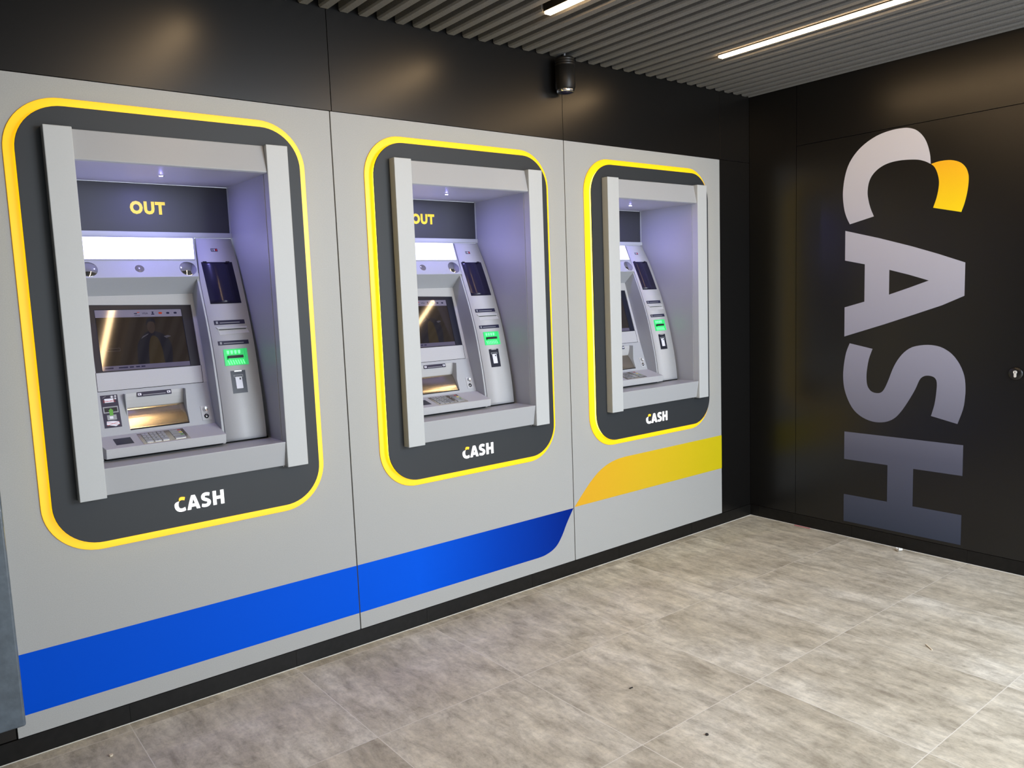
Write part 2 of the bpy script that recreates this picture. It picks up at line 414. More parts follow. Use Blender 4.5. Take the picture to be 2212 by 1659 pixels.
# right wall with the flush door
wr = MB().box(0.012, 0.10, YF, 0.012, 0, 2.95, 'gap').build('wall_right'); tag(wr, kind='structure')
D1 = -0.340
MB().prism(rect(D1+0.0012, -0.0012, HB+0.001, 2.94), [], right_map, -0.012, 0.0, 'black_panel').build('black_panel', wr, bevel=0.0006, seg=1)
MB().prism(rect(-1.72, D1-0.0012, HD+0.0015, 2.94), [], right_map, -0.012, 0.0, 'black_panel').build('black_panel', wr, bevel=0.0006, seg=1)
MB().prism(rect(YF, -1.723, HB+0.001, 2.94), [], right_map, -0.012, 0.0, 'black_panel').build('black_panel', wr, bevel=0.0006, seg=1)
dr = MB().prism(rect(-1.72, D1-0.0012, HB+0.001, HD-0.0015), [], right_map, -0.0115, 0.0, 'black_panel').build('door_1', None, bevel=0.0006, seg=1)
tag(dr, kind='structure')
br = MB()
ys = [YF, -3.3645, -2.703, -2.043, -1.382, -0.7225, -0.0625, 0.0]
for a, b_y in zip(ys, ys[1:]): br.box(-0.001, 0.012, a+0.0006, b_y-0.0006, 0.002, HB-0.001, 'black_tile')
br.box(0.0005, 0.012, YF, 0, 0, HB-0.002, 'gap')
br.box(-0.0045, 0.0005, YF, -0.0035, 0.0002, 0.0022, 'paper')
b = br.build('baseboard_right'); tag(b, kind='structure')
# lock cylinder on the door
lk = empty('lock', (0, -1.590, 1.058)); lk.parent = dr
lk.name = 'lock'
o = (0, 0, 0)
lm = lambda u, v, w: (-w, u, v)
MB().lathe([(0.034, 0.0), (0.034, 0.006), (0.031, 0.010), (0.010, 0.010)], lm, 'black_panel').build('lock_rosette', lk)
MB().prism(circle(0, 0.008, 0.0085), [], lm, 0.010, 0.016, 'nickel').prism(rrect(0, -0.006, 0.0052, 0.0125, 0.005, 5), [], lm, 0.010, 0.0155, 'nickel').prism(rect(-0.0012, 0.0012, 0.003, 0.013), [], lm, 0.0160, 0.0163, 'ink').build('lock_cylinder', lk)

# other walls of the small lobby, behind and left of the photographer
ww = MB().box(XW-0.15, XW, YF, 0.06, 0, 2.95, 'plaster').build('wall_far'); tag(ww, kind='structure')
sf = MB()
sf.box(XW, -4.7, YF-0.15, YF, 0, 2.95, 'plaster').box(-0.25, 0.10, YF-0.15, YF, 0, 2.95, 'plaster').box(-4.7, -0.25, YF-0.15, YF, 2.6, 2.95, 'plaster')
b = sf.build('wall_front'); tag(b, kind='structure')
wf = MB()
for x in (-4.68, -3.2, -1.72, -0.29): wf.box(x-0.03, x+0.03, YF-0.10, YF-0.04, 0, 2.6, 'alu')
for z in (0.03, 2.05, 2.57): wf.box(-4.7, -0.25, YF-0.10, YF-0.04, z-0.03, z+0.03, 'alu')
b = wf.build('window_1'); tag(b, kind='structure')

# ceiling with felt slats
ce = MB().box(XW-0.15, 0.10, YF-0.15, 0.06, 2.95, 3.0, 'void').build('ceiling'); tag(ce, kind='structure')
def slat(x0, x1, y1):
    prof = [(x0+0.006, HC), (x1-0.004, HC), (x1, HC+0.004), (x1, HC+0.075), (x0, HC+0.075), (x0, HC+0.008)]
    return MB().prism(prof, [], lambda u, v, w: (u, w, v), YF+0.01, y1, 'felt')
slat(-0.014, -0.001, -0.002).build('slat', ce)
first = None
for k in range(1, 69):
    x1 = 0.0495-0.0905*k; x0 = x1-0.0455
    if x0 < XW: break
    if k in (11, 24, 37, 51):
        slat(x0, x1, -0.004).build('slat', ce) if k == 51 else MB().prism([(x0+0.006, HC), (x1-0.004, HC), (x1, HC+0.004), (x1, HC+0.075), (x0, HC+0.075), (x0, HC+0.008)], [], lambda u, v, w: (u, w, v), -0.468, -0.004, 'felt').build('slat', ce)
        if k == 11: MB().prism([(x0+0.006, HC), (-0.9635, HC), (-0.9595, HC+0.004), (-0.9595, HC+0.075), (x0, HC+0.075), (x0, HC+0.008)], [], lambda u, v, w: (u, w, v), YF+0.01, -0.4685, 'felt').build('slat', ce)
        continue
    if first is None:
        first = (x1, slat(x0, x1, -0.004).build('slat', ce))
    else:
        c = first[1].copy(); COL.objects.link(c); c.location.x = x1-first[0]

# linear lights recessed between the slats
LG = 'linear ceiling lights'
for (x, lab) in ((-0.938, 'long warm linear ceiling light nearest the wall with the big letters'),
                 (-2.143, 'warm linear ceiling light whose end shows at the top edge above the black spotlight'),
                 (-3.375, 'warm linear ceiling light above the largest cash machine, a glow on the wall')):
    t = empty('linear_light', (x, -1.70, HC-0.004))
    tag(t, lab, 'ceiling light', LG)
    MB().box(-0.020, 0.020, -1.22, 1.225, 0.000, 0.07, 'alu').build('housing', t)
    MB().box(-0.0165, 0.0165, -1.218, 1.222, -0.010, 0.000, 'led').build('diffuser', t)

# ------------------------------------------------------------------ spotlight by the wall
sp = empty('ceiling_spotlight', (-1.660, -0.056, 2.570))
tag(sp, 'black cylindrical spotlight hanging under the slats, close to the black wall', 'spotlight')
um = lambda u, v, w: (u, v, w)
MB().lathe([(0.0, 0.004), (0.030, 0.006), (0.046, 0.016), (0.0515, 0.026), (0.0515, 0.134), (0.0485, 0.137), (0.0515, 0.140), (0.0515, 0.146), (0.0485, 0.149), (0.0515, 0.152), (0.0515, 0.158), (0.0485, 0.161), (0.0515, 0.164), (0.0515, 0.170), (0.046, 0.175), (0.0, 0.175)], um, 'alu').build('lamp_body', sp)
MB().lathe([(0.034, 0.0065), (0.038, 0.004), (0.043, 0.006), (0.0455, 0.0125), (0.0475, 0.020)], um, 'chrome').build('lens_ring', sp)
MB().lathe([(0.0, 0.0), (0.018, 0.001), (0.034, 0.0062)], um, 'glass_dark').build('lens', sp)
MB().lathe([(0.0045, 0.174), (0.0045, 0.36)], um, 'grey_print', seg=12).build('hanging_rod', sp)

# ------------------------------------------------------------------ letters
CW = [(0.2157, 0.4749), (0.1644, 0.47), (0.1086, 0.4553), (0.0639, 0.4331), (0.0255, 0.3982), (0.0055, 0.3582), (-0.001, 0.323), (-0.0012, 0.2618), (0.0108, 0.1889), (0.0396, 0.1197), (0.0835, 0.0599), (0.1394, 0.0159), (0.2044, -0.0095), (0.2824, -0.0224), (0.3464, -0.0229), (0.4117, -0.013), (0.4583, 0.0023), (0.4954, 0.0209), (0.4638, 0.1645), (0.4126, 0.1432), (0.3589, 0.1294), (0.3168, 0.1256), (0.2658, 0.1336), (0.2273, 0.1547), (0.1967, 0.1917), (0.1782, 0.2388), (0.1717, 0.2956), (0.1743, 0.3513), (0.1827, 0.4062), (0.1976, 0.4456)]
CY = [(0.216, 0.4768), (0.2083, 0.5224), (0.2112, 0.5785), (0.2297, 0.6248), (0.2593, 0.6526), (0.2942, 0.6661), (0.3276, 0.6688), (0.379, 0.6647), (0.4393, 0.6526), (0.4881, 0.6366), (0.4505, 0.4924), (0.3986, 0.5095), (0.3414, 0.5196), (0.3025, 0.5188), (0.2623, 0.5084), (0.2341, 0.4945)]
LA = [(0.5313, -0.0065), (0.5897, 0.1975), (0.65, 0.3854), (0.6994, 0.5237), (0.7536, 0.663), (0.9293, 0.663), (0.9785, 0.5491), (1.0308, 0.3926), (1.0821, 0.2372), (1.1573, -0.0065), (0.983, -0.0065), (0.951, 0.115), (0.7337, 0.115), (0.7055, -0.0065)]
AH = [(0.7727, 0.2589), (0.8046, 0.3681), (0.8415, 0.4784), (0.8783, 0.3700), (0.9137, 0.2589)]
LS = [(1.1977, 0.0277), (1.2268, 0.1674), (1.2886, 0.1461), (1.3586, 0.1349), (1.4084, 0.1336), (1.4479, 0.1402), (1.4764, 0.1609), (1.4861, 0.1912), (1.4809, 0.221), (1.4558, 0.2423), (1.4055, 0.264), (1.341, 0.2872), (1.2867, 0.315), (1.2404, 0.3521), (1.2096, 0.3981), (1.1967, 0.4619), (1.1981, 0.5156), (1.2107, 0.5599), (1.2429, 0.6082), (1.2959, 0.6479), (1.358, 0.6731), (1.421, 0.6805), (1.4756, 0.6794), (1.5401, 0.6709), (1.6226, 0.6448), (1.5919, 0.5053), (1.5254, 0.5227), (1.4498, 0.5317), (1.4032, 0.5325), (1.3804, 0.524), (1.3693, 0.5059), (1.3671, 0.4789), (1.375, 0.4564), (1.3949, 0.4386), (1.4485, 0.4166), (1.5082, 0.3852), (1.5692, 0.3485), (1.6166, 0.3111), (1.643, 0.2727), (1.6564, 0.2286), (1.6571, 0.1735), (1.6381, 0.112), (1.6004, 0.0595), (1.5424, 0.0219), (1.4728, -0.0033), (1.3967, -0.0115), (1.3252, -0.0069), (1.2537, 0.0061)]
LH = [(1.736, 0.0), (1.906, 0.0), (1.906, 0.267), (2.125, 0.267), (2.125, 0.0), (2.294, 0.0), (2.294, 0.677), (2.125, 0.677), (2.125, 0.414), (1.906, 0.414), (1.906, 0.677), (1.736, 0.677)]
def wl_map(u, v, w): return (-w, -0.67-v, 2.39-u)
sgn = empty('wall_lettering', (0, -1.0, 1.2))
tag(sgn, 'giant vertical CASH lettering fading from pale to dark grey on the black wall', 'lettering')
org = (0, -1.0, 1.2)
MB().prism(smooth_loop(CW, {0, 17, 18}, 4), [], wl_map, 0.0002, 0.001, 'wall_print').build('letter', sgn, org)
o = MB().prism(smooth_loop(CY, {0, 9, 10}, 4), [], wl_map, 0.0002, 0.001, 'wall_yellow').build('letter_accent', sgn, org); o['label'] = 'yellow tip of the letter C'
MB().prism(LA, [AH], wl_map, 0.0002, 0.001, 'wall_print').build('letter', sgn, org)
MB().prism(smooth_loop(LS, {0, 1, 24, 25}, 3), [], wl_map, 0.0002, 0.001, 'wall_print').build('letter', sgn, org)
MB().prism(LH, [], wl_map, 0.0002, 0.001, 'wall_print').build('letter', sgn, org)

# ------------------------------------------------------------------ cash machine
Z0 = 0.686
OR = (0, 0, Z0)
def plane(p1, p2):
    """surface containing the x axis through (y, z) points p1 (upper) and p2 (lower): fn(x, z, w), w outward"""
    (y1, z1), (y2, z2) = p1, p2
    t = Vector((y1-y2, z1-z2)).normalized(); nrm = Vector((-t.y, t.x))
    def fn(x, z, w):
        y = y2+(y1-y2)*(z-z2)/(z1-z2)
        return (x, y+nrm.x*w, z+nrm.y*w)
    return fn
F_UP = plane((0.370, 1.843), (0.267, 1.676))
F_SC = plane((0.347, 1.607), (0.226, 1.237))
F_LO = plane((0.226, 1.237), (0.165, 1.070))
def F_SH(x, y, w):                                    # keypad shelf: parameter is y
    y1, z1, y2, z2 = 0.165, 1.070, 0.035, 1.0375
    t = Vector((y1-y2, z1-z2)).normalized(); nx, nz = -t.y, t.x
    return (x, y+nx*w, z1+(z2-z1)*(y-y1)/(y2-y1)+nz*w)
COLP = [(.368, 1.842), (.339, 1.79), (.3065, 1.736), (.266, 1.652), (.226, 1.56), (.195, 1.482), (.174, 1.425), (.155, 1.366), (.137, 1.30), (.1225, 1.24), (.110, 1.188), (.0985, 1.13), (.088, 1.065), (.080, .998)]
def cy(z):
    P = COLP
    if z >= P[0][1]: i = 0
    elif z <= P[-1][1]: i = len(P)-2
    else: i = next(k for k in range(len(P)-1) if P[k+1][1] <= z <= P[k][1])
    (ya, za), (yb, zb) = P[i], P[i+1]
    return yb+(ya-yb)*(z-zb)/(za-zb)
def col_plane(z1, z0): return plane((cy(z1), z1), (cy(z0), z0))
def smooth_prof(P, sub=4):
    out = []
    for i in range(len(P)-1):
        p0 = P[max(i-1, 0)]; p1 = P[i]; p2 = P[i+1]; p3 = P[min(i+2, len(P)-1)]
        for k in range(sub):
            t = k/sub
            out.append(tuple(0.5*((2*p1[a])+(-p0[a]+p2[a])*t+(2*p0[a]-5*p1[a]+4*p2[a]-p3[a])*t*t+(-p0[a]+3*p1[a]-3*p2[a]+p3[a])*t**3) for a in (0, 1)))
    return out+[P[-1]]
def lin(za, xa, zb, xb): return lambda z: xb+(xa-xb)*(z-zb)/(za-zb)

def make_machine():
    R = empty('cash_machine', (0, 0, Z0))
    def B(mb, name, parent=None, bevel=0.0, seg=2, label=None):
        o = mb.build(name, parent or R, OR if True else None, bevel, seg)
        if label: o['label'] = label
        return o
    ZC = 1.482
    # glowing yellow ring and anthracite surround
    hole_n = rect(-0.3345, 0.3430, 0.8900, 2.1690)
    B(MB().prism(rrect(0, ZC, 0.530, 0.796, 0.185, 14), [rrect(0, ZC, 0.480, 0.746, 0.137, 14)], wall_map, 0.001, 0.005, 'yellow_plate'), 'light_frame', bevel=0.0012, seg=2, label='glowing yellow frame')
    lf = [o for o in kids(R) if o.name.startswith('light_frame')][0]
    B(MB().prism(rrect(0, ZC, 0.489, 0.755, 0.146, 14), [rrect(0, ZC, 0.479, 0.745, 0.136, 14)], wall_map, 0.005, 0.0245, 'yellow_glow'), 'light_strip', lf, label='bright yellow light strip')
    sur = B(MB().prism(rrect(0, ZC, 0.4985, 0.764, 0.155, 14), [hole_n], wall_map, 0.0245, 0.030, 'surround'), 'surround_panel', bevel=0.001, seg=1, label='anthracite surround panel')
    # small illuminated word under the niche
    s_ = 0.1867/2.295; sh = 0.0555/0.677
    lm_ = lambda u, v, w: (-0.0955+u*s_, -w, 0.7762+v*sh)
    lgm = lambda pts, c, sub: smooth_loop(pts, c, sub)
    LG_ = MB()
    def nar(P, f=0.94):                               # the small letters are set a little apart
        us = [p[0] for p in P]; m_ = (min(us)+max(us))/2
        return [(m_+(u-m_)*f, v) for u, v in P]
    mA = (min(p[0] for p in LA)+max(p[0] for p in LA))/2
    LG_.prism([(u-0.012, v) for u, v in smooth_loop(CW, {0, 17, 18}, 2)], [], lm_, 0.030, 0.0330, 'white_logo')
    LG_.prism(nar(LA), [[(mA+(u-mA)*0.94, v) for u, v in AH]], lm_, 0.030, 0.0330, 'white_logo')
    LG_.prism(nar(smooth_loop(LS, {0, 1, 24, 25}, 2)), [], lm_, 0.030, 0.0330, 'white_logo')
    LG_.prism(nar(LH), [], lm_, 0.030, 0.0330, 'white_logo')
    lo = B(LG_, 'logo_letters', sur, label='glowing white CASH lettering')
    B(MB().prism([(u-0.012, v) for u, v in smooth_loop(CY, {0, 9, 10}, 2)], [], lm_, 0.030, 0.0330, 'yellow_logo'), 'logo_accent', sur, label='glowing yellow tip of the letter C')
    # hood
    for x0, x1 in ((-0.418, -0.331), (0.343, 0.431)):
        B(MB().box(x0, x1, -0.075, -0.0302, 0.884, 2.172, 'upright'), 'side_post', bevel=0.0025, seg=3)
    B(MB().sweepx([(-0.046, 2.170), (-0.069, 2.066), (-0.060, 2.062), (0.386, 2.062), (0.386, 2.082), (-0.028, 2.082), (-0.028, 2.170)], -0.3325, 0.3425, 'hood'), 'header', bevel=0.002, seg=2)
    B(MB().sweepx([(-0.070, 0.990), (-0.052, 0.889), (-0.020, 0.889), (-0.020, 0.97), (0.386, 0.97), (0.386, 0.990)], -0.3325, 0.3425, 'hood'), 'sill', bevel=0.003, seg=3)
    B(MB().box(0.3405, 0.3428, -0.031, 0.392, 0.880, 2.17, 'hood'), 'niche_wall')
    B(MB().box(-0.3343, -0.3325, -0.029, 0.392, 0.880, 2.17, 'hood'), 'niche_wall')
    # sign panel
    sg = B(MB().box(-0.334, 0.335, 0.382, 0.392, 1.866, 2.061, 'sign'), 'sign_panel', label='slate sign panel reading OUT')
    tm = lambda u, v, w: (0.005+u, 0.382-w, 1.9635+v)
    B(MB().text('OUT', 0.07, tm, 0.0, 0.0015, 'out', bold=0.0038, space=1.16, fit=(0.137, 0.053)), 'sign_letters', sg, label='yellow letters OUT')
    B(MB().box(-0.334, 0.340, 0.370, 0.395, 1.8445, 1.8655, 'body'), 'top_ledge', bevel=0.001)
    B(MB().box(0.3352, 0.3402, 0.378, 0.392, 1.866, 2.061, 'body'), 'trim_strip')
    # niche lamp
    nm = lambda u, v, w: (0.007+u, 0.158+v, 2.062-w)
    dl = B(MB().lathe([(0.0, 0.0015), (0.0105, 0.0015), (0.012, 0.0008), (0.012, 0.0)], nm, 'chrome', 20), 'niche_lamp')
    B(MB().lathe([(0.0, 0.0022), (0.0065, 0.0018)], nm, 'spot', 16), 'lamp_lens', dl)

    # main front: upper block with light panel and mirror band, overhanging the screen recess
    xr = lambda z: (0.1475+(0.171-0.1475)*max(0, min(1, (z-1.676)/0.167)))
    xR = lambda z: xr(z)+0.0075
    inner = [(0.370, 1.8435), (0.267, 1.676), (0.347, 1.607), (0.392, 1.607), (0.392, 1.8435)]
    lipR = lambda z: 0.1470+(0.1735-0.1470)*max(0, (z-1.66))/0.183 if z > 1.66 else 0.1470-(1.66-z)*0.009
    B(MB().sweepx(inner, -0.330, lambda z: lipR(z)+0.0035, 'body'), 'upper_fascia', bevel=0.0012, seg=2)
    # side frames of the recess, curved like the service column
    prof = smooth_prof([(cy(z)+0.004, z) for z in (1.690, 1.652, 1.56, 1.482, 1.425, 1.366, 1.30, 1.24, 1.188, 1.13, 1.065)], 3)
    prof = prof+[(0.084, 0.992), (0.392, 0.992), (0.392, 1.690)]
    B(MB().sweepx(prof, lambda z: 0.1475 if z > 1.5 else 0.1475-(1.5-z)*0.014, lambda z: lipR(z)+0.0085+0.001, 'body'), 'side_frame', bevel=0.0006, seg=1)
    B(MB().sweepx(prof, -0.330, -0.300, 'body'), 'side_frame', bevel=0.0006, seg=1)
    # light panel
    lp = B(MB().prism([(-0.300, 1.7495), (0.1535, 1.7495), (0.1695, 1.8385), (-0.300, 1.8385)], [], F_UP, 0.0005, 0.004, 'lightbox'), 'light_panel', bevel=0.001, seg=2, label='glowing white light panel')
    B(MB().prism([(-0.306, 1.7455), (0.156, 1.7455), (0.172, 1.8425), (-0.306, 1.8425)], [[(-0.300, 1.7495), (0.1535, 1.7495), (0.1695, 1.8385), (-0.300, 1.8385)]], F_UP, 0.0, 0.0035, 'body'), 'panel_trim', lp)
    # convex mirrors and camera window
    for cx_ in (0.1185, -0.255):
        fm = offset_map(F_UP, 0, 0)
        def mm(u, v, w, cx_=cx_):
            return F_UP(cx_+u, 1.710+v*0.85, w)
        B(MB().lathe([(0.0, 0.0070), (0.008, 0.0067), (0.016, 0.0056), (0.024, 0.0037), (0.030, 0.0018), (0.0335, 0.0005), (0.0345, 0.0)], mm, 'chrome', 36), 'convex_mirror')
    def cmn(u, v, w): return F_UP(-0.069+u, 1.711+v*0.85, w)
    B(MB().lathe([(0.0, 0.0006), (0.0165, 0.0006), (0.0175, 0.0)], cmn, 'lens', 28), 'camera_window')

    # screen door and bezel
    dx0, dx1, dz0, dz1 = -0.2735, 0.124, 1.2375, 1.6065
    bez = [(-0.270, 1.309), (0.1265, 1.307), (0.1305, 1.5605), (-0.262, 1.5735)]
    B(MB().prism([(-0.302, 1.237), (0.146, 1.237), (0.1478, 1.608), (-0.302, 1.608)], [bez], F_SC, -0.018, 0.0, 'body2'), 'screen_door', bevel=0.001, seg=1)
    sc = MB()
    sc.prism([(-0.272, 1.305), (0.129, 1.303), (0.133, 1.5645), (-0.264, 1.5775)], [[(-0.2435, 1.3155), (0.0870, 1.3125), (0.0885, 1.5455), (-0.2385, 1.5535)]], F_SC, -0.017, -0.0045, 'bezel')
    bz = B(sc, 'screen_bezel', bevel=0.0015, seg=1)
    SCP = [(-0.2435, 1.3155), (0.0870, 1.3125), (0.0885, 1.5455), (-0.2385, 1.5535)]
    ds = B(MB().prism(SCP, [], F_SC, -0.012, -0.0075, 'screen'), 'display_screen', bz)
    def sm(u, v, w):                                  # u 0..1, v 0..1 on the screen
        x = (SCP[0][0]+(SCP[1][0]-SCP[0][0])*u)*(1-v)+(SCP[3][0]+(SCP[2][0]-SCP[3][0])*u)*v
        z = (SCP[0][1]+(SCP[1][1]-SCP[0][1])*u)*(1-v)+(SCP[3][1]+(SCP[2][1]-SCP[3][1])*u)*v
        return F_SC(x, z, -0.0075+w)
    im = MB()
    im.prism(rect(0.0, 1.0, 0.875, 1.0), [], sm, 0, 0.0002, 'scr_bar').prism(rect(0, 1, 0, 0.075), [], sm, 0, 0.0002, 'scr_foot')
    for u, k in ((0.47, 'a'), (0.565, 'v'), (0.655, 't'), (0.745, 'r'), (0.835, 'd'), (0.925, 'd')):
        if k == 'v': im.text('VISA', 0.045, (lambda a, b, w, u=u: sm(u+a*0.78, 0.935+b, w)), 0.0002, 0.0004, 'scr_ink')
        elif k == 'r': im.prism(rrect(u, 0.938, 0.022, 0.017, 0.015, 4), [], sm, 0.0002, 0.0004, 'scr_red')
        elif k == 'a': im.prism([(u-0.035, 0.93), (u-0.002, 0.925), (u+0.005, 0.945), (u-0.03, 0.942)], [], sm, 0.0002, 0.0004, 'scr_ink').prism([(u+0.0, 0.945), (u+0.03, 0.95), (u+0.035, 0.962), (u+0.006, 0.958)], [], sm, 0.0002, 0.0004, 'scr_red').prism(rect(u-0.03, u+0.035, 0.902, 0.908), [], sm, 0.0002, 0.0004, 'scr_ink')
        elif k == 't': im.prism([(u-0.018, 0.912), (u+0.018, 0.912), (u+0.018, 0.928), (u+0.005, 0.928), (u+0.012, 0.965), (u-0.012, 0.965), (u-0.005, 0.928), (u-0.018, 0.928)], [], sm, 0.0002, 0.0004, 'scr_ink')
        else: im.prism(rrect(u, 0.937, 0.019, 0.017, 0.014, 4), [], sm, 0.0002, 0.0004, 'scr_ink')
    # faint advert: figure in a dark jacket over a mustard coat
    jacket = smooth_loop([(0.40, 0.075), (0.41, 0.25), (0.43, 0.42), (0.50, 0.56), (0.58, 0.63), (0.70, 0.60), (0.79, 0.50), (0.82, 0.32), (0.80, 0.075)], {0, 8}, 4)
    im.prism(jacket, [], sm, 0, 0.0002, 'scr_dark')
    im.prism(smooth_loop([(0.53, 0.075), (0.545, 0.30), (0.575, 0.48), (0.615, 0.55), (0.67, 0.50), (0.70, 0.33), (0.71, 0.075)], {0, 6}, 4), [], sm, 0.0002, 0.0003, 'scr_coat')
    im.prism(smooth_loop([(0.565, 0.66), (0.575, 0.76), (0.61, 0.81), (0.645, 0.79), (0.655, 0.70), (0.64, 0.62), (0.60, 0.59)], set(), 4), [], sm, 0.0003, 0.0004, 'scr_skin')
    im.prism(smooth_loop([(0.555, 0.73), (0.57, 0.82), (0.61, 0.86), (0.66, 0.83), (0.665, 0.76), (0.64, 0.79), (0.60, 0.79), (0.575, 0.77)], set(), 4), [], sm, 0.0004, 0.0005, 'scr_dark')
    im.prism([(0.475, 0.50), (0.56, 0.57), (0.57, 0.59), (0.50, 0.545)], [], sm, 0.0004, 0.0005, 'scr_pale').prism([(0.74, 0.53), (0.79, 0.55), (0.83, 0.53), (0.77, 0.50)], [], sm, 0.0004, 0.0005, 'scr_pale')
    bt = rrect(0.14, 0.34, 0.085, 0.026, 0.012, 4); bt2 = rrect(0.14, 0.34, 0.082, 0.022, 0.010, 4)
    im.prism(bt, [bt2], sm, 0.0002, 0.0004, 'scr_pale')
    im.prism(rect(0.09, 0.19, 0.333, 0.347), [], sm, 0.0002, 0.0004, 'scr_dark')
    for u0, u1 in ((0.03, 0.12), (0.18, 0.28), (0.30, 0.345), (0.37, 0.415), (0.43, 0.475)):
        im.prism(rect(u0, u1, 0.03, 0.05), [], sm, 0.0002, 0.0004, 'scr_ink')
    B(im, 'screen_image', bz)
    # hairline seam around the screen door
    sm_ = MB().prism([(-0.2745, 1.2365), (0.1245, 1.2365), (0.1255, 1.2385), (-0.2735, 1.2385)], [], F_SC, 0.0, 0.0004, 'gap')
    sm_.prism([(0.1228, 1.2365), (0.1245, 1.2365), (0.1285, 1.3075), (0.1268, 1.3075)], [], F_SC, 0.0, 0.0004, 'gap')
    sm_.prism([(-0.2745, 1.2365), (-0.2728, 1.2365), (-0.2698, 1.3095), (-0.2715, 1.3095)], [], F_SC, 0.0, 0.0004, 'gap')
    B(sm_, 'door_seam')

    # lower fascia with the cash tray opening
    tray = [(-0.182, 1.084), (0.0405, 1.0835), (0.0405, 1.2215), (-0.182, 1.2215)]
    B(MB().prism([(-0.302, 1.068), (0.1425, 1.068), (0.1460, 1.237), (-0.302, 1.237)], [tray], F_LO, -0.012, 0.0, 'body'), 'lower_fascia', bevel=0.0008, seg=1)
    ty = lambda z, dep: (F_LO(0, z, -dep)[1], F_LO(0, z, -dep)[2])
    sc_prof = [ty(1.2215, 0.0), ty(1.210, 0.004), ty(1.198, 0.011), ty(1.186, 0.020), ty(1.174, 0.031), ty(1.172, 0.060), ty(1.2215, 0.060)]
    B(MB().sweepx(sc_prof, -0.182, 0.0405, 'body2'), 'tray_scoop')
    sl = [ty(1.172, 0.060), ty(1.174, 0.036), ty(1.166, 0.034), ty(1.165, 0.060)]
    trs = MB().sweepx(sl, -0.182, 0.0405, 'steel')
    st = [ty(1.166, 0.030)]
    for i in range(9):
        a = i/8; st.append(ty(1.1655-(1.1655-1.0945)*a, 0.030-0.018*math.sin(a*1.35)-0.004*a))
    st += [ty(1.0925, 0.006), ty(1.0885, 0.005), ty(1.0865, 0.012), ty(1.084, 0.014), ty(1.084, 0.065), ty(1.166, 0.065)]
    trs.sweepx(st, -0.1815, 0.0400, 'steel')
    B(trs, 'cash_shutter', label='polished steel cash shutter')
    B(MB().box(-0.1815, 0.0400, F_LO(0, 1.084, 0)[1]-0.0005, F_LO(0, 1.084, 0)[1]+0.006, 1.0825, 1.0862, 'gap'), 'tray_slot')
    for a, b2 in ((-0.186, -0.1818), (0.0404, 0.0446)):
        B(MB().box(a, b2, 0.19, 0.27, 1.083, 1.222, 'body'), 'tray_cheek')
    # label over the tray
    lb = MB().prism(rrect(-0.0725, 1.2135, 0.0650, 0.0090, 0.001, 2), [], F_LO, 0.0, 0.0007, 'navy')
    lb.prism(rect(-0.115, -0.030, 1.2085, 1.2110), [], F_LO, 0.0007, 0.001, 'grey_print')
    lb.prism(rect(-0.134, -0.121, 1.2095, 1.2180), [], F_LO, 0.0007, 0.001, 'white_print').prism(rect(-0.024, -0.011, 1.2095, 1.2180), [], F_LO, 0.0007, 0.001, 'white_print')
    lb.prism(rect(-0.131, -0.126, 1.212, 1.2155), [], F_LO, 0.001, 0.0012, 'navy').prism(rect(-0.021, -0.016, 1.212, 1.2155), [], F_LO, 0.001, 0.0012, 'navy')
    B(lb, 'tray_label')
    # navy sticker left of the tray
    sk = MB().prism([(-0.2710, 1.100), (-0.2095, 1.100), (-0.2080, 1.2225), (-0.2690, 1.2225)], [], F_LO, 0.0, 0.0005, 'navy')
    sk.prism(rect(-0.2560, -0.2240, 1.194, 1.209), [], F_LO, 0.0005, 0.0009, 'white_print')
    for a, b2 in (((-0.262, 1.202), (-0.218, 1.1955)), ((-0.262, 1.1955), (-0.218, 1.202))):
        sk.prism([a, b2, (b2[0], b2[1]+0.0012), (a[0], a[1]+0.0012)], [], F_LO, 0.0009, 0.0011, 'red_print')
    for cx_, cz_, r_ in ((-0.2285, 1.2145, 0.0058), (-0.2160, 1.2165, 0.0045), (-0.2170, 1.2075, 0.0045)):
        sk.prism(circle(cx_, cz_, r_, 16), [circle(cx_, cz_, r_*0.78, 16)], F_LO, 0.0005, 0.0009, 'grey_print').prism(circle(cx_, cz_, r_*0.6, 12), [], F_LO, 0.0005, 0.0009, 'white_print')
    sk.prism([(-0.262, 1.2135), (-0.250, 1.2185), (-0.249, 1.2178), (-0.261, 1.2128)], [], F_LO, 0.0005, 0.0009, 'grey_print')
    sk.prism(rect(-0.2660, -0.2130, 1.155, 1.179), [rect(-0.2620, -0.2165, 1.159, 1.175)], F_LO, 0.0005, 0.0011, 'grey_print')
    sk.prism(rect(-0.2620, -0.2165, 1.159, 1.175), [], F_LO, 0.0005, 0.0008, 'ink')
    sk.prism([(-0.2460, 1.145), (-0.2330, 1.145), (-0.2330, 1.163), (-0.2300, 1.163), (-0.2395, 1.172), (-0.2490, 1.163), (-0.2460, 1.163)], [], F_LO, 0.0011, 0.0014, 'green_print')
    sk.prism(rect(-0.2560, -0.2230, 1.1285, 1.1475), [], F_LO, 0.0005, 0.0009, 'grey_print').prism(rect(-0.2475, -0.2350, 1.133, 1.1425), [], F_LO, 0.0009, 0.0011, 'white_print')
    sk.prism([(-0.2620, 1.112), (-0.230, 1.104), (-0.216, 1.112), (-0.218, 1.121), (-0.236, 1.1245), (-0.260, 1.1245)], [], F_LO, 0.0005, 0.0009, 'white_print')
    for a, b2 in (((-0.260, 1.120), (-0.216, 1.108)), ((-0.260, 1.108), (-0.216, 1.120))):
        sk.prism([a, b2, (b2[0], b2[1]+0.0012), (a[0], a[1]+0.0012)], [], F_LO, 0.0009, 0.0011, 'red_print')
